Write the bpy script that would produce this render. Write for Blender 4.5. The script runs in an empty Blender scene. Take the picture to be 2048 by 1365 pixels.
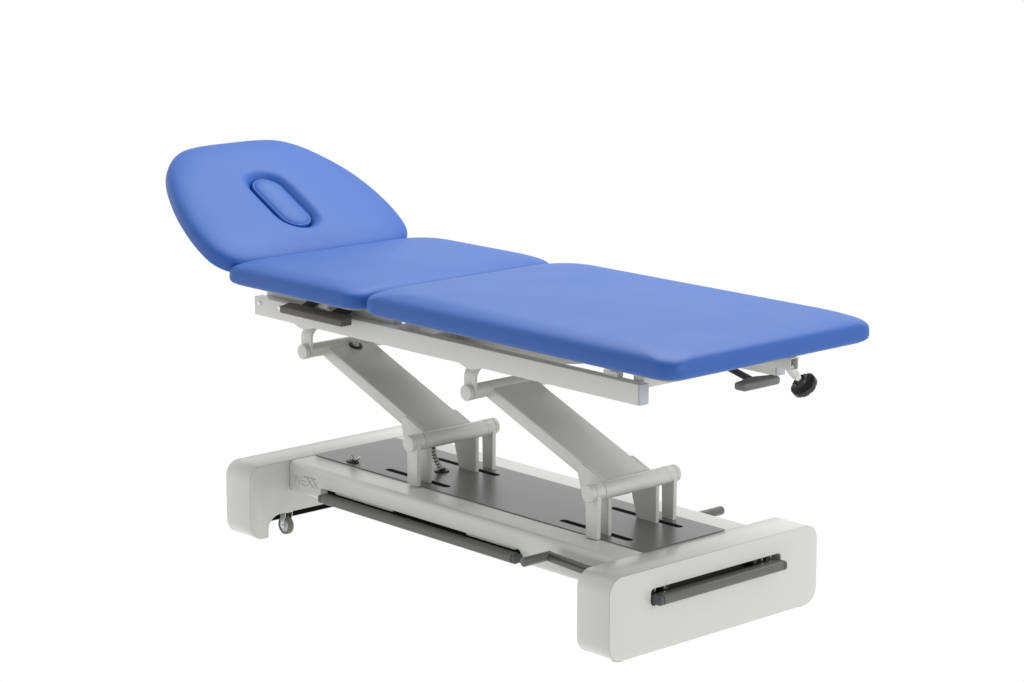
import bpy, bmesh, math, random
from mathutils import Vector, Matrix
random.seed(3)
S = bpy.context.scene
COL = S.collection
PI = math.pi

# ---------------------------------------------------------------- camera
cam_d = bpy.data.cameras.new('camera'); cam = bpy.data.objects.new('camera', cam_d); COL.objects.link(cam)
cam_d.sensor_width = 36; cam_d.lens = 5249.69 / 2048 * 36; cam_d.clip_start = .1; cam_d.clip_end = 200
D = Vector((-.72424069, .65837071, -.20499615)); U = Vector((-.15139845, .13821038, .97876269))
R = D.cross(U).normalized(); U = R.cross(D)
M = Matrix((R, U, -D)).transposed().to_4x4(); M.translation = Vector((4.0209, -4.3008, 1.925))
cam.matrix_world = M
S.camera = cam

# ---------------------------------------------------------------- studio surroundings (white cyclorama in front of the lens, dimmer room behind it)
W = bpy.data.worlds.new('World'); S.world = W; W.use_nodes = True
nt = W.node_tree; nt.nodes.clear()
out = nt.nodes.new('ShaderNodeOutputWorld'); bg = nt.nodes.new('ShaderNodeBackground')
tc = nt.nodes.new('ShaderNodeTexCoord'); dot = nt.nodes.new('ShaderNodeVectorMath'); dot.operation = 'DOT_PRODUCT'
dot.inputs[1].default_value = (-.52, .47, -.712)
cr = nt.nodes.new('ShaderNodeValToRGB'); cr.color_ramp.interpolation = 'LINEAR'
mp = nt.nodes.new('ShaderNodeMath'); mp.operation = 'MULTIPLY_ADD'; mp.inputs[1].default_value = .5; mp.inputs[2].default_value = .5
nt.links.new(tc.outputs['Generated'], dot.inputs[0]); nt.links.new(dot.outputs['Value'], mp.inputs[0]); nt.links.new(mp.outputs[0], cr.inputs[0])
e = cr.color_ramp.elements
e[0].position = .02; e[0].color = (.28, .28, .28, 1)
e[1].position = .60; e[1].color = (1, 1, 1, 1)
em = cr.color_ramp.elements.new(.22); em.color = (.84, .84, .83, 1)
nt.links.new(cr.outputs[0], bg.inputs[0]); bg.inputs[1].default_value = 1.01
nt.links.new(bg.outputs[0], out.inputs[0])

def softbox(name, loc, target, sx, sy, power, color=(1, 1, 1)):
    l = bpy.data.lights.new(name, 'AREA'); l.shape = 'RECTANGLE'; l.size = sx; l.size_y = sy; l.energy = power; l.color = color
    o = bpy.data.objects.new(name, l); COL.objects.link(o); o.location = loc
    o.rotation_euler = (Vector(target) - Vector(loc)).to_track_quat('-Z', 'Y').to_euler()
    return o
softbox('softbox_overhead', (-1.0, 1.3, 3.6), (-.6, 0, .7), 3.6, 2.6, 106)
softbox('softbox_foot_side', (4.6, .7, 1.9), (-.1, 0, .3), 1.8, 1.8, 62)

v = S.view_settings
v.view_transform = 'Standard'; v.look = 'None'; v.exposure = 0; v.gamma = 1; v.use_curve_mapping = False

# ---------------------------------------------------------------- materials
def mat(name, col, rough=.4, metal=0, spec=.5, bump=0, bscale=300, var=0, vscale=6, coat=0, coat_r=.1):
    m = bpy.data.materials.new(name); m.use_nodes = True
    n = m.node_tree; b = n.nodes['Principled BSDF']
    b.inputs['Base Color'].default_value = (*col, 1); b.inputs['Roughness'].default_value = rough
    b.inputs['Metallic'].default_value = metal; b.inputs['Specular IOR Level'].default_value = spec
    b.inputs['Coat Weight'].default_value = coat; b.inputs['Coat Roughness'].default_value = coat_r
    t = n.nodes.new('ShaderNodeTexCoord')
    if bump:
        nz = n.nodes.new('ShaderNodeTexNoise'); nz.inputs['Scale'].default_value = bscale; nz.inputs['Detail'].default_value = 3
        bp = n.nodes.new('ShaderNodeBump'); bp.inputs['Strength'].default_value = bump; bp.inputs['Distance'].default_value = .0006
        n.links.new(t.outputs['Object'], nz.inputs['Vector']); n.links.new(nz.outputs['Fac'], bp.inputs['Height']); n.links.new(bp.outputs[0], b.inputs['Normal'])
    if var:
        nz = n.nodes.new('ShaderNodeTexNoise'); nz.inputs['Scale'].default_value = vscale; nz.inputs['Detail'].default_value = 4
        mr = n.nodes.new('ShaderNodeMapRange'); mr.inputs['From Min'].default_value = .3; mr.inputs['From Max'].default_value = .7
        mr.inputs['To Min'].default_value = rough - var; mr.inputs['To Max'].default_value = rough + var
        n.links.new(t.outputs['Object'], nz.inputs['Vector']); n.links.new(nz.outputs['Fac'], mr.inputs[0]); n.links.new(mr.outputs[0], b.inputs['Roughness'])
    return m
PAINT = mat('powder_coat_light_grey', (.625, .63, .605), .36, coat=.8, coat_r=.24)
BLUE = mat('blue_upholstery', (.027, .110, .412), .47, spec=.38, bump=.05, bscale=400, var=.03, vscale=4)
UNDER = mat('pad_underside', (.34, .34, .34), .6)
TEE = mat('grey_handle_plastic', (.14, .135, .135), .42)
BOARD = mat('pad_board', (.035, .035, .04), .6)
PLATE = mat('satin_dark_plate', (.128, .128, .128), .28, metal=0, spec=.9)
BAR = mat('dark_grey_coated_tube', (.118, .117, .110), .36, bump=.04, bscale=500)
CAP = mat('slate_plastic', (.075, .080, .088), .42)
LEVER = mat('dark_lever_plastic', (.115, .108, .10), .5, bump=.05, bscale=200)
ENDCAP = mat('pale_blue_grey_plastic', (.44, .47, .49), .42)
BLACK = mat('black_plastic', (.011, .011, .012), .36)
SLOTIN = mat('slot_shade_grey', (.022, .022, .022), .4)  # dark grey that stands for the shade deep in the slot
VOID = mat('dark_inside', (.005, .005, .005), .9, spec=.1)  # near-black standing for shade inside housing, recesses and slots
CHROME = mat('bright_steel', (.75, .75, .74), .22, metal=1)
WHEEL = mat('grey_rubber', (.19, .185, .165), .55)
HUB = mat('pale_plastic_hub', (.58, .61, .66), .4)
WHITE = mat('white_plastic', (.72, .72, .64), .4)
SPIRAL = mat('grey_spiral_wrap', (.62, .62, .59), .4)
LOGO = mat('logo_grey', (.41, .41, .39), .45)
LOGOD = mat('logo_dark_grey', (.22, .22, .21), .45)

# ---------------------------------------------------------------- helpers
ROOT = bpy.data.objects.new('treatment_table', None); COL.objects.link(ROOT); ROOT.location = (-.65, 0, -.0045)
ROOT['label'] = 'electric treatment table with three blue padded sections on a light grey steel base'
ROOT['category'] = 'treatment table'
bpy.context.view_layer.update()

def link(name, me, m, parent=ROOT, smooth=40, label=None):
    o = bpy.data.objects.new(name, me); COL.objects.link(o)
    if m: me.materials.append(m)
    if smooth:
        me.shade_smooth(); me.set_sharp_from_angle(angle=math.radians(smooth))
    o.parent = parent
    off = Vector((0, 0, 0)); p = parent
    while p: off += p.location; p = p.parent
    o.location = -off                       # geometry is written in world coordinates
    if label: o['label'] = label
    return o
def recenter(o):                            # put the origin in the middle of the mesh
    me = o.data; c = sum((v.co for v in me.vertices), Vector()) / len(me.vertices)
    for v in me.vertices: v.co -= c
    o.location += c
def mesh(bm, name='m'):
    me = bpy.data.meshes.new(name); bmesh.ops.recalc_face_normals(bm, faces=bm.faces); bm.to_mesh(me); bm.free(); return me
def obj(name, bm, m, parent=ROOT, smooth=40, label=None):
    o = link(name, mesh(bm, name), m, parent, smooth, label); recenter(o); return o
def box(bm, x0, x1, y0, y1, z0, z1, bev=0, seg=3):
    r = bmesh.ops.create_cube(bm, size=1)
    vs = r['verts']
    for q in vs: q.co = Vector(((x0 + x1) / 2 + q.co.x * (x1 - x0), (y0 + y1) / 2 + q.co.y * (y1 - y0), (z0 + z1) / 2 + q.co.z * (z1 - z0)))
    if bev:
        es = list({e for q in vs for e in q.link_edges})
        bmesh.ops.bevel(bm, geom=es, offset=bev, segments=seg, profile=.5, affect='EDGES')
    return vs
def B(x0, x1, y0, y1, z0, z1, bev=0, seg=3):
    bm = bmesh.new(); box(bm, x0, x1, y0, y1, z0, z1, bev, seg); return bm
def prism(bm, pts, axis, a, b, bev=0, seg=2):
    """closed polygon pts (2-D) extruded along axis from a to b"""
    def P(u, w, t): return {'x': (t, u, w), 'y': (u, t, w), 'z': (u, w, t)}[axis]
    lo = [bm.verts.new(P(u, w, a)) for u, w in pts]; hi = [bm.verts.new(P(u, w, b)) for u, w in pts]
    n = len(pts)
    f0 = bm.faces.new(lo[::-1]); f1 = bm.faces.new(hi)
    for i in range(n): bm.faces.new((lo[i], lo[(i + 1) % n], hi[(i + 1) % n], hi[i]))
    if bev:
        es = list(f0.edges) + list(f1.edges)
        bmesh.ops.recalc_face_normals(bm, faces=bm.faces)
        bmesh.ops.bevel(bm, geom=es, offset=bev, segments=seg, profile=.5, affect='EDGES')
    return bm
def rrect(u0, u1, w0, w1, r, n=8):
    out = []
    for cu, cw, a0 in ((u1 - r, w1 - r, 0), (u0 + r, w1 - r, 90), (u0 + r, w0 + r, 180), (u1 - r, w0 + r, 270)):
        for i in range(n + 1):
            a = math.radians(a0 + 90 * i / n); out.append((cu + r * math.cos(a), cw + r * math.sin(a)))
    return out
def cyl(bm, p0, p1, r, seg=40, r1=None, bev=0):
    p0 = Vector(p0); p1 = Vector(p1); d = p1 - p0
    res = bmesh.ops.create_cone(bm, cap_ends=True, segments=seg, radius1=r, radius2=r if r1 is None else r1, depth=d.length)
    q = d.to_track_quat('Z', 'Y').to_matrix().to_4x4(); q.translation = (p0 + p1) / 2
    bmesh.ops.transform(bm, matrix=q, verts=res['verts'])
    if bev:
        es = [e for e in {e for q in res['verts'] for e in q.link_edges} if any(len(f.verts) > 4 for f in e.link_faces)]
        bmesh.ops.bevel(bm, geom=es, offset=bev, segments=3, profile=.5, affect='EDGES')
    return res['verts']
def C(*a, **k):
    bm = bmesh.new(); cyl(bm, *a, **k); return bm
def tube(bm, pts, r, seg=10):
    pts = [Vector(p) for p in pts]; rings = []; prev = None
    for i, p in enumerate(pts):
        t = (pts[min(i + 1, len(pts) - 1)] - pts[max(i - 1, 0)]).normalized()
        if prev is None: n = t.orthogonal().normalized()
        else: n = (prev - t * prev.dot(t)).normalized()
        prev = n; b = t.cross(n)
        rings.append([bm.verts.new(p + r * (n * math.cos(2 * PI * k / seg) + b * math.sin(2 * PI * k / seg))) for k in range(seg)])
    for a, b in zip(rings, rings[1:]):
        for k in range(seg): bm.faces.new((a[k], a[(k + 1) % seg], b[(k + 1) % seg], b[k]))
    bm.faces.new(rings[0][::-1]); bm.faces.new(rings[-1])
def cut(me, cutters):
    """subtract cutter bmeshes from a mesh; returns a fresh mesh"""
    o = bpy.data.objects.new('tmp', me); COL.objects.link(o); tmp = [o]
    for c in cutters:
        k = bpy.data.objects.new('tmpc', mesh(c)); COL.objects.link(k); tmp.append(k)
        md = o.modifiers.new('b', 'BOOLEAN'); md.operation = 'DIFFERENCE'; md.solver = 'EXACT'; md.object = k
    dg = bpy.context.evaluated_depsgraph_get(); dg.update()
    new = bpy.data.meshes.new_from_object(o.evaluated_get(dg))
    for t in tmp: bpy.data.objects.remove(t)
    return new
def cobj(name, bm, cutters, m, parent=ROOT, smooth=35, label=None):
    o = link(name, cut(mesh(bm, name), cutters), m, parent, smooth, label); recenter(o); return o

# ---------------------------------------------------------------- base: end housings, beam, cover plate
H = .198; XA = -1.4473; X1 = -1.3402; XB = -.1067
# head-end housing: hollow shell open underneath, arch cut in its inner wall
bm = prism(bmesh.new(), rrect(-.35, .35, 0, H, .040, 10), 'x', XA, X1, .0015)
hollow = prism(bmesh.new(), rrect(-.345, .345, -.06, H - .005, .04, 8), 'x', XA + .004, X1 - .004)
hollow_b = B(XA + .004, X1 - .004, -.30, .30, -.05, .05)
arch = prism(bmesh.new(), [(-.294, -.05)] + [(-.294 + .04 - .04 * math.cos(math.radians(a)), .020 + .038 * math.sin(math.radians(a))) for a in range(0, 91, 10)]
             + [(.294 - .04 + .04 * math.sin(math.radians(a)), .020 + .038 * math.cos(math.radians(a))) for a in range(0, 91, 10)] + [(.294, -.05)], 'x', X1 - .02, X1 + .02)
inner = prism(bmesh.new(), rrect(-.294, .294, -.2, .150, .03, 6), 'x', XA + .005, X1 - .005)
low = prism(bmesh.new(), rrect(-.29, .29, -.1, .008, .004, 2), 'x', XA - .02, X1)
head_h = cobj('end_housing', bm, [inner, arch, low], PAINT, label='end housing under the head of the table')
obj('inner_shade_panel', B(XA + .006, XA + .008, -.29, .29, .010, .145), VOID, head_h)  # added black panels: shade of the hollow housing put into colour
obj('inner_shade_panel', B(XA + .008, X1 - .006, -.29, .29, .140, .145), VOID, head_h)
for s in (-1, 1): obj('levelling_foot', C((XA + .06, s * .300, -.002), (XA + .06, s * .300, .004), .012), PAINT, head_h)
# foot-end housing with the slot for the switch bar
bm = prism(bmesh.new(), rrect(-.35, .35, 0, H, .040, 10), 'x', XB, 0, .0015)
slot = prism(bmesh.new(), rrect(-.219, .219, .1095, .1500, .010, 6), 'x', -.06, .02)
foot_h = cobj('end_housing', bm, [slot], PAINT, label='foot-end housing with a long slot in its face')
obj('slot_shade_fill', prism(bmesh.new(), rrect(-.2185, .2185, .1100, .1495, .0095, 6), 'x', -.0598, -.046), SLOTIN, foot_h)  # added dark fill, its colour stands in for the shaded slot interior
for s in (-1, 1):
    obj('levelling_foot', C((-.020, s * .305, -.0045), (-.020, s * .305, .002), .014, bev=.001), PAINT, foot_h)
    for dy in (.165, .195):
        obj('bracket_pin', C((-.012, s * dy, .136), (-.012, s * dy, .1492), .0028, 12), CHROME, foot_h)
    obj('spring_block', B(-.040, -.018, s * .150 - .006, s * .150 + .006, .128, .1485, .001), BAR, foot_h)
# thin dark joint where the face plates meet the wrapped shells
for (par, xx) in ((head_h, X1 - .0022), (foot_h, -.0022)):
    b = bmesh.new(); ring_o = rrect(-.3503, .3503, -.0003, H + .0003, .0403, 12); n = len(ring_o)
    va = [b.verts.new((xx, p, q)) for p, q in ring_o]; vb = [b.verts.new((xx + .0007, p, q)) for p, q in ring_o]
    for i in range(n):
        if ring_o[i][1] < .04 and ring_o[(i + 1) % n][1] < .04 and par is head_h and abs(ring_o[i][0]) < .325: continue
        b.faces.new((va[i], va[(i + 1) % n], vb[(i + 1) % n], vb[i]))
    obj('joint_line', b, LOGO, par)

# long beam between the housings
bm = prism(bmesh.new(), rrect(-.223, .223, .114, H, .015, 8), 'x', X1 + .0008, XB - .0002, .003)
cutters = []
for s in (-1, 1):
    y0, y1 = sorted((s * .185, s * .25))
    cutters.append(prism(bmesh.new(), [(-1.207, .10), (-1.207, .142)] + [(-1.207 + .008 - .008 * math.cos(math.radians(a)), .142 + .008 * math.sin(math.radians(a))) for a in (30, 60, 90)]
                         + [(-.445 + .012 * math.sin(math.radians(a)), .138 + .012 * math.cos(math.radians(a))) for a in (0, 30, 60, 90)] + [(-.433, .10)], 'y', y0, y1))
beam = cobj('base_beam', bm, cutters, PAINT)
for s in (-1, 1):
    y0, y1 = sorted((s * .186, s * .200)); obj('recess_shade_block', B(-1.206, -.434, y0, y1, .1145, .1495), VOID, beam)  # added black block paints the shade inside the notch of the solid beam
    y0, y1 = sorted((s * .2005, s * .2185))
    obj('recess_lip', B(-1.150, -.922, y0, y1, .1432, .1497, .0008, 1), PAINT, beam)
    obj('recess_lip', B(-.637, -.460, y0, y1, .1432, .1497, .0008, 1), PAINT, beam)
# logo on the near side of the beam
def strokes(segs, r=.0006, y=-.2233):
    b = bmesh.new()
    for (x0, z0), (x1, z1) in segs:
        d = Vector((x1 - x0, z1 - z0)).normalized() * r; n = Vector((-d.y, d.x)); d *= .5
        q = [(x0 - d.x + n.x, z0 - d.y + n.y), (x1 + d.x + n.x, z1 + d.y + n.y), (x1 + d.x - n.x, z1 + d.y - n.y), (x0 - d.x - n.x, z0 - d.y - n.y)]
        prism(b, q, 'y', y - .0002 - .00004 * len(b.faces) / 6, y + .0006)
    return b
zt, zb = .1646, .1440
obj('logo_letters', strokes([((-1.3112, zb), (-1.3112, zt)), ((-1.3112, zt), (-1.2942, zb)), ((-1.2942, zb), (-1.2942, zt)),
    ((-1.2850, zb), (-1.2850, zt)), ((-1.2850, zt), (-1.2690, zt)), ((-1.2850, .1545), (-1.2690, .1545)), ((-1.2850, zb), (-1.2644, zb)),
    ((-1.2435, zt), (-1.2625, zb)), ((-1.2500, .1546), (-1.2374, zb)), ((-1.2150, zt), (-1.2390, zb)), ((-1.2270, .1540), (-1.2190, zb))]), LOGO, beam, smooth=0)
obj('logo_accent', strokes([((-1.2625, .1650), (-1.2500, .1546)), ((-1.2378, .1650), (-1.2285, .1555)), ((-1.2735, .1681), (-1.2262, .1681))], .0008, -.2234), LOGOD, beam, smooth=0)

# dark satin cover plate with four slots
def slotpoly(x0, x1, yc, hw): return rrect(x0, x1, yc - hw, yc + hw, hw * .98, 6)
sl = [(-1.090, -.843, -.094), (-1.090, -.843, .074), (-.431, -.188, -.094), (-.431, -.188, .074)]
plate = cobj('cover_plate', B(-1.338, -.1045, -.138, .138, H + .0008, H + .0026, .0004, 1),
             [prism(bmesh.new(), slotpoly(a, b, y, .0108), 'z', H - .01, H + .01) for a, b, y in sl], PLATE, smooth=20)
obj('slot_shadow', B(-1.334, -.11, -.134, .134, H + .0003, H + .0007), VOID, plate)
# cable grommet and key switch on the plate
g = obj('cable_grommet', C((-.977, -.004, H + .0026), (-.977, -.004, H + .0060), .0195, 40, bev=.0012), BLACK, plate)
obj('grommet_collar', C((-.977, -.004, H + .0058), (-.977, -.004, H + .012), .0105, 32, bev=.001), BLACK, plate)
ks = obj('key_switch', prism(bmesh.new(), rrect(-1.226, -1.186, -.126, -.104, .0105, 8), 'z', H + .0026, H + .0060, .001), BLACK, plate)
b = bmesh.new(); tube(b, [(-1.212 + .0, -.1145 + .0062 * math.cos(a), H + .0135 + .0062 * math.sin(a)) for a in [i * 2 * PI / 28 for i in range(29)]], .0026, 10)
o_ = obj('key_ring', b, WHITE, ks); 
obj('key_post', C((-1.212, -.1145, H + .0045), (-1.212, -.1145, H + .009), .004, 16), WHITE, ks)
obj('lock_pin', C((-1.201, -.107, H + .006), (-1.193, -.101, H + .016), .0028, 14, bev=.0006), CHROME, ks)
obj('lock_clip', B(-1.205, -1.190, -.120, -.115, H + .005, H + .011, .001), BLACK, ks)

# ---------------------------------------------------------------- foot switch bars (rounded tubes with slate end caps)
def switch_bar(s):
    y0, y1 = sorted((s * .218, s * .250))
    o = obj('switch_bar', prism(bmesh.new(), rrect(y0, y1, .1190, .1400, .006, 4), 'x', -1.172, -.442), BAR)
    obj('bar_cap', prism(bmesh.new(), rrect(y0, y1, .1190, .1400, .006, 4), 'x', -1.185, -1.1722, .003, 3), CAP, o)
    capp = obj('bar_cap', prism(bmesh.new(), rrect(y0 + .0003, y1 - .0003, .1193, .1397, .005, 4), 'x', -.4415, -.428, .004, 3), CAP, o)
    for x in (-.86, -.66):
        yy = s * .21; obj('bar_arm', B(x - .012, x + .012, min(yy, yy + s * .012) - .004, max(yy, yy + s * .012), .127, .139, .001), BLACK, o)
switch_bar(-1); switch_bar(1)
o = obj('switch_bar', prism(bmesh.new(), rrect(-.006, .030, .1150, .1370, .007, 5), 'y', -.203, .198), BAR)
obj('bar_cap', prism(bmesh.new(), rrect(-.006, .030, .1150, .1370, .007, 5), 'y', -.2165, -.2034, .003, 3), CAP, o)
obj('bar_cap', prism(bmesh.new(), rrect(-.006, .030, .1150, .1370, .007, 5), 'y', .1984, .2115, .003, 3), CAP, o)
for y in (-.15, .15): obj('bar_arm', B(-.044, -.005, y - .008, y + .008, .120, .133, .001), BLACK, o)

# ---------------------------------------------------------------- wheel-lift pedals
def pedal(s):
    Y = lambda v_: s * v_
    b = bmesh.new(); cyl(b, (-.303, Y(.248), .1705), (-.303, Y(.336), .1705), .0112, 32, bev=.002)
    o = obj('lift_pedal', b, BAR)
    b = bmesh.new(); y0, y1 = sorted((Y(.250), Y(.260)))
    prism(b, [(-.308, .1610), (-.298, .1580), (-.09, .149), (-.09, .173), (-.298, .1810), (-.308, .1790)], 'y', y0, y1, .0015)
    y0, y1 = sorted((Y(.2602), Y(.2665))); prism(b, [(-.300, .1640), (-.09, .155), (-.09, .165), (-.300, .1735)], 'y', y0, y1, .001)
    obj('pedal_arm', b, BAR, o)
    b = bmesh.new(); cyl(b, (-.297, Y(.262), .168), (-.297, Y(.272), .168), .0042, 20, bev=.001); obj('arm_bolt', b, BAR, o)
    b = bmesh.new(); cyl(b, (-.118, Y(.225), .148), (-.118, Y(.300), .148), .009, 24); obj('pedal_shaft', b, BAR, o)
pedal(-1); pedal(1)

# ---------------------------------------------------------------- castors
def castor(s):
    X, Yc, Z, r = -1.356, s * .224, .0195, .0255
    b = bmesh.new(); prof = [(-.0075, .018), (-.0085, .0225), (-.0065, .0248), (0, .0255), (.0065, .0248), (.0085, .0225), (.0075, .018)]
    rings = [[b.verts.new((X + q * math.cos(2 * PI * k / 40), Yc + p, Z + q * math.sin(2 * PI * k / 40))) for k in range(40)] for p, q in prof]
    for a, c in zip(rings, rings[1:]):
        for k in range(40): b.faces.new((a[k], a[(k + 1) % 40], c[(k + 1) % 40], c[k]))
    w = obj('castor_wheel', b, WHEEL)
    obj('wheel_hub', C((X, Yc - .0072, Z), (X, Yc + .0072, Z), .0183, 36, bev=.002), HUB, w)
    obj('axle_bolt', C((X, Yc - .015, Z), (X, Yc + .015, Z), .0035, 6), CHROME, w)
    b = bmesh.new()
    for q in (-.0115, .0115):
        prism(b, [(X - .010, .056), (X + .014, .056), (X + .006, Z - .004), (X, Z - .007), (X - .006, Z - .004)], 'y', Yc + q - .0007, Yc + q + .0007)
    box(b, X - .010, X + .014, Yc - .0122, Yc + .0122, .0562, .0576)
    obj('castor_fork', b, CHROME, w)
castor(-1); castor(1)

# ---------------------------------------------------------------- lift mechanism
RT = .0216; RU = .0200
YN, YF = -.153, .115                           # outer faces of the near and far uprights (the lift sits slightly off centre)
def lift_unit(dx):
    X, Z = -.9185 + dx, .311
    t = obj('pivot_tube', C((X, YN + .0300, Z), (X, YF - .0260, Z), RT - .0003, 56, bev=.0012), PAINT)
    for s, yo in ((-1, YN), (1, YF)):
        inn = yo - s * .0285
        cyl_y = sorted((yo - s * .001, inn))
        obj('seal_ring', C((X, inn, Z), (X, inn - s * .0016, Z), RT - .0016, 48), BLACK, t)
        b = bmesh.new(); cyl(b, (X, cyl_y[0], Z), (X, cyl_y[1], Z), RT, 56, bev=.001); up = obj('bearing_housing', b, PAINT, t)
        w = RT - .0008; yy = sorted((yo, yo - s * .0125))
        pl = [(X + w * math.cos(math.radians(a)), Z + w * math.sin(math.radians(a))) for a in range(180, -1, -9)] + [(X + w - .002, H + .0027), (X - w + .002, H + .0027)]
        obj('upright_plate', prism(bmesh.new(), pl, 'y', yy[0], yy[1], .0012), PAINT, t)
        obj('pivot_cap', C((X, yo, Z), (X, yo + s * .0140, Z), RT - .0004, 56, bev=.0024), PAINT, t)
    for yy in ((-.1045, -.0935), (.0555, .0670)):   # lever plates that carry the drive through the slots
        q = dx; k_ = 0 if yy[0] < 0 else .0075
        b = prism(bmesh.new(), [(-.9755 + q, H - .004), (-.9110 + q, H - .004), (-.9105 + q, .292), (-.903 + q, .310), (-.915 + q, .3235 - k_), (-.996 + q, .3560 - k_), (-1.003 + q, .3570 - k_), (-1.010 + q, .3530 - k_), (-1.0185 + q, .335), (-.9975 + q, .270)], 'y', yy[0], yy[1], .0015)
        obj('lever_plate', b, PAINT, t)
    XU, ZU = -1.3485 + dx * .996, .4810
    tu = obj('upper_pivot_tube', C((XU, YN + .0080, ZU), (XU, YF - .0080, ZU), RU - .0008, 48), PAINT)
    obj('seal_ring', C((XU, YN + .0065, ZU), (XU, YN + .0082, ZU), RU - .0014, 48), BLACK, tu)
    for s, yo in ((-1, YN), (1, YF)):
        obj('pivot_cap', C((XU, yo + s * .0002, ZU), (XU, yo + s * .0140, ZU), RU, 56, bev=.0022), PAINT, tu)
    b = bmesh.new(); ro = .034; ZT = .5500; ym = (YN + YF) / 2; hy = (YF - YN) / 2 - .0005
    arc = [(-hy, ZU)] + [(-hy + ro - ro * math.cos(math.radians(a)), ZT - ro + ro * math.sin(math.radians(a))) for a in range(0, 91, 9)]
    ri = ro - .0075; arci = [(-hy + .0075, ZU)] + [(-hy + ro - ri * math.cos(math.radians(a)), ZT - ro + ri * math.sin(math.radians(a))) for a in range(0, 91, 9)]
    outer = arc + [(-p, q) for p, q in arc[::-1]]; inner_ = arci + [(-p, q) for p, q in arci[::-1]]
    prism(b, [(p + ym, q) for p, q in outer + inner_[::-1]], 'x', XU - RU - .0015, XU + RU + .0005, .0012)
    for s, yo in ((-1, YN), (1, YF)): cyl(b, (XU, yo - s * .0008, ZU), (XU, yo - s * .0076, ZU), RU - .0002, 48)
    obj('bearing_strap', b, PAINT, tu)
    obj('strap_saddle', prism(bmesh.new(), [(XU - .062, .5772), (XU - .020, .5502), (XU + .018, .5502), (XU + .040, .5772)], 'y', YN + .012, YF - .012, .001), PAINT, tu)
    obj('strap_plate', B(XU - .064, XU + .042, -.2125, .2125, .5774, .5840, .0008, 1), PAINT, tu)
    for sy in (-1, 1):
        y0, y1 = sorted((sy * .236, sy * .216)); obj('saddle_flange', prism(bmesh.new(), [(XU + .050, .5774), (XU + .084, .5668), (XU + .104, .5668), (XU + .150, .5774)], 'y', y0, y1, .0008), PAINT, tu)
    # box-section arm butting onto the two pivot tubes
    A0, A1, T = XU + .004, X - .002, .0375
    def zt_(x): return .4909 + (XU + .0035 - x) * .396
    b = bmesh.new(); pts = [(A0 + .004, zt_(A0 + .004)), (A1, zt_(A1)), (A1 - .014, zt_(A1 - .014) - T), (A0 - .010, zt_(A0 - .010) - T), (A0 - .012, zt_(A0) - .022)]
    v0 = [b.verts.new((x, -.0932, z)) for x, z in pts]; v1 = [b.verts.new((x, .0552, z)) for x, z in pts]
    b.faces.new(v0[::-1]); b.faces.new(v1); n = len(pts)
    for i in range(n): b.faces.new((v0[i], v0[(i + 1) % n], v1[(i + 1) % n], v1[i]))
    bmesh.ops.recalc_face_normals(b, faces=b.faces)
    bmesh.ops.bevel(b, geom=list(b.edges), offset=.0048, segments=4, profile=.5, affect='EDGES')
    arm = obj('lift_arm', b, PAINT)
    for yy_ in (-.0938, .0558):
        b = bmesh.new(); tube(b, [(XU + (RU + .0005) * math.cos(math.radians(a)), yy_, ZU + (RU + .0005) * math.sin(math.radians(a))) for a in range(-75, 50, 12)], .0022, 8); obj('weld_bead', b, PAINT, arm)
    b = bmesh.new(); tube(b, [(X - .0165, -.090 + .143 * k / 10, .3290) for k in range(11)], .0020, 8); obj('weld_bead', b, PAINT, arm)
    if dx == 0:
        nn = Vector((.396, 0, 1)).normalized(); p = Vector((-1.318, -.010, zt_(-1.318)))
        obj('arm_grommet', C(p - nn * .001, p + nn * .003, .0185, 36, bev=.001), BLACK, arm)
    return t
lift_unit(0); lift_unit(.654)
# spiral-wrapped cable
def spiral(name, path, r=.0068):
    P = [Vector(p) for p in path]
    def cr(t):
        n = len(P) - 1; f = min(max(t, 0), .99999) * n; i = int(f); u = f - i
        p0 = P[max(i - 1, 0)]; p1 = P[i]; p2 = P[i + 1]; p3 = P[min(i + 2, n)]
        return .5 * ((2 * p1) + (-p0 + p2) * u + (2 * p0 - 5 * p1 + 4 * p2 - p3) * u * u + (-p0 + 3 * p1 - 3 * p2 + p3) * u ** 3)
    L = sum((cr((i + 1) / 50) - cr(i / 50)).length for i in range(50))
    b = bmesh.new(); tube(b, [cr(i / 40) for i in range(41)], r * .72, 10); core = obj(name, b, BAR, ROOT)
    turns = L / .0092; N = int(turns * 18); pts = []
    nrm = None
    for i in range(N + 1):
        t = i / N; c = cr(t); d = (cr(t + .004) - cr(t - .004)).normalized()
        nrm = d.orthogonal().normalized() if nrm is None else (nrm - d * nrm.dot(d)).normalized()
        a = 2 * PI * turns * t; pts.append(c + (nrm * math.cos(a) + d.cross(nrm) * math.sin(a)) * (r - .0012))
    b = bmesh.new(); tube(b, pts, .0028, 8); obj('spiral_wrap', b, SPIRAL, core)
spiral('drive_cable', [(-.977, -.004, .202), (-.980, -.012, .216), (-.984, -.021, .238), (-.985, -.026, .262), (-.975, -.026, .292)])
spiral('drive_cable', [(-1.3180, -.010, .478), (-1.319, -.010, .492), (-1.322, -.011, .506), (-1.326, -.012, .530), (-1.322, -.008, .572)], .0078)

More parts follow.
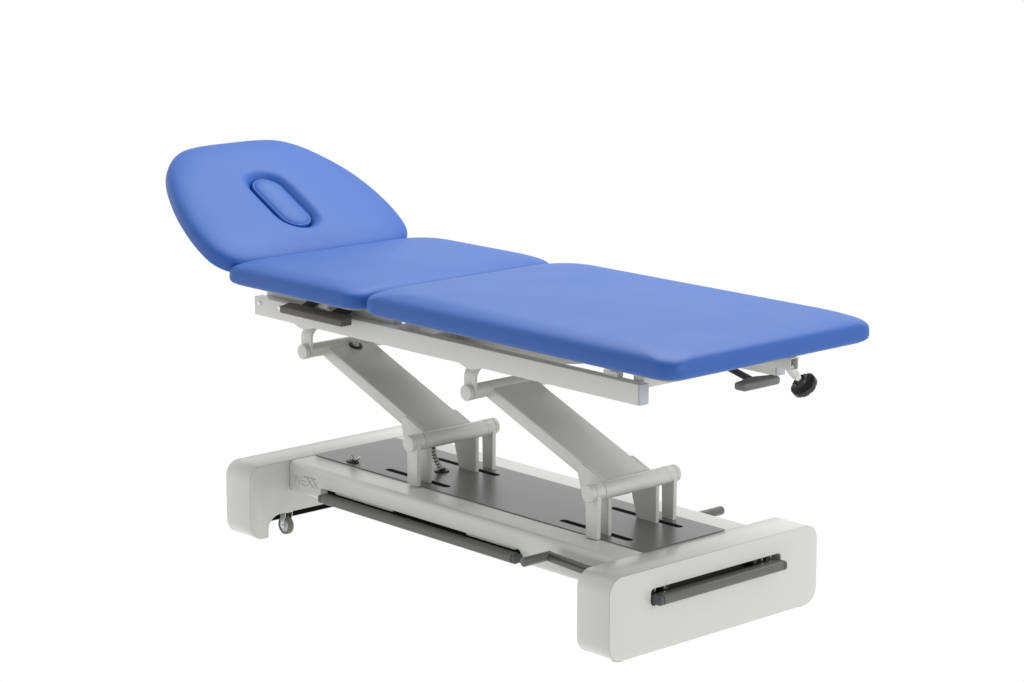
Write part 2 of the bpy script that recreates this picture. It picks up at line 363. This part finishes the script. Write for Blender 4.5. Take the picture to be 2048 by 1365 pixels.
# ---------------------------------------------------------------- upper frame
for s in (-1, 1):
    y0, y1 = sorted((s * .213, s * .243))
    o = obj('side_rail', B(-1.4502, -.0236, y0, y1, .5775, .6267, .0026, 3), PAINT)
    obj('rail_cap', B(-.0234, -.0186, y0 + .0004, y1 - .0004, .5779, .6263, .0018, 2), ENDCAP, o)
    for x in (-1.4277, -1.3415):
        b = bmesh.new(); cyl(b, (x, s * .2425, .6108), (x, s * .2455, .6108), .0058, 24, bev=.0012)
        obj('rail_screw', b, CHROME, o)
obj('cross_member', B(-.070, -.036, -.2125, .2125, .6105, .6410, .002), PAINT)
obj('cross_member', B(-1.450, -1.418, -.2125, .2125, .594, .6245, .002), PAINT)
obj('cross_member', B(-.915, -.875, -.2125, .2125, .596, .6245, .002), PAINT)
obj('cross_member', B(-.760, -.730, -.2125, .2125, .600, .6260, .002), PAINT)
for s in (-1, 1):
    y0, y1 = sorted((s * .175, s * .205))
    obj('pad_bearer', B(-1.446, -1.228, y0, y1, .600, .672, .002), PAINT)
    obj('pad_bearer', B(-1.186, -.925, y0, y1, .600, .672, .002), PAINT)
    y0, y1 = sorted((s * .135, s * .165))
    obj('pad_bearer', prism(bmesh.new(), [(-.905, .588), (-.400, .588), (-.368, .6064), (-.292, .6187), (-.285, .672), (-.905, .672)], 'y', y0, y1, .001), PAINT)
    m_ = obj('pad_mount', B(-.147, -.102, s * .222 - .010, s * .222 + .010, .6269, .640, .001), PAINT)
    obj('mount_stud', C((-.135, s * .222, .640), (-.135, s * .222, .678), .0125, 28), PAINT, m_)
# release lever along the near side (one broad paddle on two arms)
b = prism(bmesh.new(), [(-.302, .6190), (-.302, .6320), (-.2995, .6350), (-.2690, .6405), (-.2660, .6395), (-.2660, .6200), (-.2690, .6170), (-.2990, .6165)], 'x', -1.264, -1.012, .0035, 3)
lev = obj('release_lever', b, LEVER, label='long dark paddle lever under the middle pad')
def slab(p0, p1, w, t, m, name, par):
    p0 = Vector(p0); p1 = Vector(p1); b = bmesh.new(); d = (p1 - p0); L = d.length; box(b, 0, L, -w / 2, w / 2, -t / 2, t / 2, .001, 2)
    x = d.normalized(); y = Vector((0, 0, 1)).cross(x).normalized(); z = x.cross(y)
    mm = Matrix((x, y, z)).transposed().to_4x4(); mm.translation = p0; bmesh.ops.transform(b, matrix=mm, verts=b.verts)
    return obj(name, b, m, par)
slab((-1.198, -.272, .6330), (-1.262, -.15, .648), .036, .005, BOARD, 'lever_arm', lev)
slab((-1.070, -.272, .6330), (-1.134, -.15, .648), .046, .005, BOARD, 'lever_arm', lev)
# T handle at the foot end
hand = []
for i in range(13):
    u = i / 12; y = -.083 + u * .119; hand.append((.114 + .007 * math.cos((u - .5) * 2 * PI) * -1 + 0 * u, y))
pts = [(.152, .031), (.149, .036), (.121, .036)] + [(x, y) for x, y in hand[::-1]][1:-1] + [(.121, -.083), (.149, -.083), (.152, -.078)]
b = prism(bmesh.new(), pts, 'z', .6140, .6335, .0062, 4)
th = obj('tilt_lever', b, TEE, label='dark T-shaped lever under the foot end')
slab((.118, -.022, .6265), (-.04, -.022, .664), .026, .005, BOARD, 'lever_arm', th)
# square tube with open end and clamping knob
tb = bmesh.new(); y0, y1, z0, z1, x0, x1 = .114, .142, .626, .656, -.30, .110
prism(tb, rrect(y0, y1, z0, z1, .003, 3), 'x', x0, x1, .0005)
sq = cobj('bearer_tube', tb, [prism(bmesh.new(), rrect(y0 + .0025, y1 - .0025, z0 + .0025, z1 - .0025, .0015, 2), 'x', x1 - .06, x1 + .02)], PAINT)
obj('tube_bolt', C((.085, y0 + .004, .637), (.085, y0 + .014, .637), .006, 16), BLACK, sq)
obj('tube_spacer', B(.055, .104, y0 + .002, y1 - .002, .6562, .678, .001), BOARD, sq)
ax = Vector((.10, .68, -.73)).normalized(); p0 = Vector((.092, .128, .633))
kb = obj('clamp_sleeve', C(p0, p0 + ax * .033, .0115, 6), PAINT, sq)
obj('clamp_shaft', C(p0 + ax * .032, p0 + ax * .052, .0085, 24), CHROME, sq)
b = bmesh.new(); c0 = p0 + ax * .049
q = ax.to_track_quat('Z', 'Y').to_matrix().to_4x4(); q.translation = c0
prof = [(0, .006), (0, .0145), (.006, .0155), (.010, .019), (.013, .0275), (.016, .0312), (.027, .0312), (.031, .028), (.032, .015), (.032, .001)]
NS = 96; rings = []
for h, r in prof:
    amp = .0009 if r > .026 else 0
    rings.append([b.verts.new(q @ Vector(((r + amp * (1 - 2 * (abs(math.cos(4 * a)) < .38))) * math.cos(a), (r + amp * (1 - 2 * (abs(math.cos(4 * a)) < .38))) * math.sin(a), h))) for a in [2 * PI * k / NS for k in range(NS)]])
for a, c in zip(rings, rings[1:]):
    for k in range(NS): b.faces.new((a[k], a[(k + 1) % NS], c[(k + 1) % NS], c[k]))
b.faces.new(rings[0][::-1]); b.faces.new(rings[-1])
obj('clamp_knob', b, BLACK, ROOT, label='black lobed clamping knob below the foot end')

# ---------------------------------------------------------------- pads
def ringmesh(rings, closed_top=True):
    b = bmesh.new(); R_ = [[b.verts.new(p) for p in r] for r in rings]; n = len(R_[0])
    for a, c in zip(R_, R_[1:]):
        for k in range(n): b.faces.new((a[k], a[(k + 1) % n], c[(k + 1) % n], c[k]))
    b.faces.new(R_[0][::-1])
    if closed_top: b.faces.new(R_[-1])
    return b
SA = .092
def edge_profile(T):
    pts = [(.016, 0), (.009, .0006), (.004, .0028), (.001, .0070), (0, .012), (0, .022), (.0003, .030), (.0014, .0365), (.0040, .0418), (.0078, .0460), (.0130, .0495), (.0200, .0526), (.0290, .0554), (.0390, .0576), (.0500, .0591), (.0620, .0600), (.0760, .0605), (.0920, .0607)]
    k = T / .0607
    return [(d, z * k) for d, z in pts]
def sstep(x): x = max(0, min(1, x)); return x * x * (3 - 2 * x)
def pad(name, x0, x1, hw, z0, T, Rc, label, crown=.003):
    cx, hx = (x0 + x1) / 2, (x1 - x0) / 2; rings = []
    def ring(d, z):
        ax_, ay = hx - d, hw - d; r = min(Rc + d * 1.4, Rc + .085, ax_ * .95, ay * .95); w_ = sstep(d / .05)
        return [(cx + u, w, z + w_ * crown * (1 - (u / hx) ** 2) + .003 * sstep((d - .05) / .2)) for u, w in rrect(-ax_, ax_, -ay, ay, r, 16)]
    for d, z in edge_profile(T): rings.append(ring(d, z0 + z))
    dm = min(hx, hw) * .95; d0 = SA
    for i in range(1, 15): rings.append(ring(d0 + (dm - d0) * i / 14, z0 + T))
    o = obj(name, ringmesh(rings), BLUE, smooth=70, label=label)
    bb = prism(bmesh.new(), rrect(x0 + .02, x1 - .02, -hw + .02, hw - .02, .03, 8), 'z', z0 - .004, z0 - .0002)
    obj('base_board', bb, UNDER, o)
    return o
ZP = .6765; TP = .0597
pad('foot_pad_section', -.889, .175, .345, ZP, TP, .05, 'long blue leg section', .0075)
pad('middle_pad_section', -1.452, -.908, .345, ZP, TP - .003, .05, 'short blue seat section')

# head section: own plane hinged at the middle pad
th_ = math.radians(28); ex_ = Vector((-math.cos(th_), 0, math.sin(th_))); nz_ = Vector((math.sin(th_), 0, math.cos(th_))); P0 = Vector((-1.43, 0, .720)) - nz_ * .040
def HP(s, y, h): return P0 + ex_ * s + Vector((0, y, 0)) + nz_ * h
ctrl = [(-.006, 0), (-.006, .12), (-.004, .22), (.004, .285), (.030, .325), (.078, .345), (.16, .344), (.25, .328), (.33, .303), (.409, .268), (.468, .225), (.511, .166), (.527, .098), (.530, 0)]
far_half = [(-.006, 0), (-.006, .12), (-.004, .205), (.006, .262), (.034, .297), (.082, .318), (.16, .328), (.25, .324), (.335, .306), (.415, .269), (.477, .225), (.517, .168), (.529, .098), (.530, 0)]
ctrl = far_half + [(s, -y) for s, y in ctrl[::-1][1:-1]]
def catmull(ct, per):
    n = len(ct); o = []
    for i in range(n):
        p = [Vector(ct[(i + k) % n]) for k in (-1, 0, 1, 2)]
        for j in range(per):
            u = j / per; o.append(.5 * (2 * p[1] + (p[2] - p[0]) * u + (2 * p[0] - 5 * p[1] + 4 * p[2] - p[3]) * u * u + (3 * p[1] - p[0] - 3 * p[2] + p[3]) * u ** 3))
    return o
def bspline(ct, per):
    n = len(ct); o = []
    for i in range(n):
        p = [Vector(ct[(i + k) % n]) for k in (-1, 0, 1, 2)]
        for j in range(per):
            u = j / per; o.append(((1 - u) ** 3 * p[0] + (3 * u ** 3 - 6 * u * u + 4) * p[1] + (-3 * u ** 3 + 3 * u * u + 3 * u + 1) * p[2] + u ** 3 * p[3]) / 6)
    return o
dense = catmull(ctrl, 60)
CS = Vector((.2275, -.012)); NA = 200
def by_angle(poly, c, n=NA):
    """resample a star-shaped outline at equal angles about c"""
    an = sorted(((math.atan2(p.y - c.y, p.x - c.x), (p - c).length) for p in poly)); an = [(an[-1][0] - 2 * PI, an[-1][1])] + an + [(an[0][0] + 2 * PI, an[0][1])]
    o = []; j = 0
    for k in range(n):
        a = -PI + 2 * PI * (k + .5) / n
        while an[j + 1][0] < a: j += 1
        (a0, r0), (a1, r1) = an[j], an[j + 1]; t = (a - a0) / max(a1 - a0, 1e-9); r = r0 + (r1 - r0) * t
        o.append(Vector((c.x + r * math.cos(a), c.y + r * math.sin(a))))
    return o
outl = by_angle(dense, CS)
def inset(poly, d):
    n = len(poly); o = []
    for i in range(n):
        t = (poly[(i + 1) % n] - poly[i - 1]).normalized(); o.append(poly[i] + Vector((-t.y, t.x)) * d)
    return o
def stadium(hl, hw, c=CS, n=NA):
    o = []
    for k in range(n):
        a = -PI + 2 * PI * (k + .5) / n; ca, sa = math.cos(a), math.sin(a); f = hl - hw
        # ray / stadium
        t = hw / abs(sa) if abs(sa) > 1e-6 else 1e9
        if t * abs(ca) > f:
            sgn = 1 if ca > 0 else -1; bq = ca * f * sgn; t = bq + math.sqrt(max(bq * bq - f * f + hw * hw, 0))
        o.append(Vector((c.x + t * ca, c.y + t * sa)))
    return o
TH = .0545
rings = []
for d, z in [q for q in edge_profile(TH) if q[0] < .055]: rings.append([HP(p.x, p.y, z) for p in inset(outl, d)])
last = inset(outl, .055)
S1 = stadium(.150, .088); S0 = stadium(.1130, .0500)
for i in range(1, 13):
    f = i / 12; rings.append([HP(*(a.lerp(b_, f)), TH + .003 * math.sin(f * PI / 2)) for a, b_ in zip(last, S1)])
for i in range(1, 13):
    f = i / 12; rings.append([HP(*(a.lerp(b_, f)), TH + .003 - .025 * f ** 2.4) for a, b_ in zip(S1, S0)])
zz = TH + .003 - .025
S00 = stadium(.1125, .0495)
for dz in (.004, .012, .022): rings.append([HP(p.x, p.y, zz - dz) for p in S00])
head = obj('head_pad_section', ringmesh(rings, True), BLUE, smooth=70, label='raised blue head section with face opening plug')
# plug in the face opening
pr = []
zp = TH - .0150
for hl, hw, z in ((0.1092, 0.0458, zp - .016), (0.1107, 0.0473, zp - .004), (0.1107, 0.0473, zp + .002), (0.1099, 0.0465, zp + .0052), (0.1082, 0.0448, zp + .0068), (0.1069, 0.0435, zp + .0064), (0.1061, 0.0427, zp + .0060), (0.1052, 0.0418, zp + .0066), (0.1017, 0.0383, zp + .0092), (0.0957, 0.0323, zp + .0114), (0.0867, 0.0233, zp + .0130), (0.0767, 0.0133, zp + .0136)):
    pr.append([HP(p.x, p.y, z) for p in stadium(hl, hw)])
plug = obj('face_opening_plug', ringmesh(pr, True), BLUE, head, smooth=70)
bb = bmesh.new(); lo = [bb.verts.new(HP(p.x, p.y, -.006)) for p in inset(outl, .022)]; hi = [bb.verts.new(HP(p.x, p.y, -.0003)) for p in inset(outl, .022)]
bb.faces.new(lo[::-1]); bb.faces.new(hi)
for k in range(NA): bb.faces.new((lo[k], lo[(k + 1) % NA], hi[(k + 1) % NA], hi[k]))
obj('base_board', bb, UNDER, head)
for s in (-1, 1):
    slab(HP(.30, s * .12, -.018), HP(-.005, s * .12, -.012), .03, .02, PAINT, 'head_bearer', head)
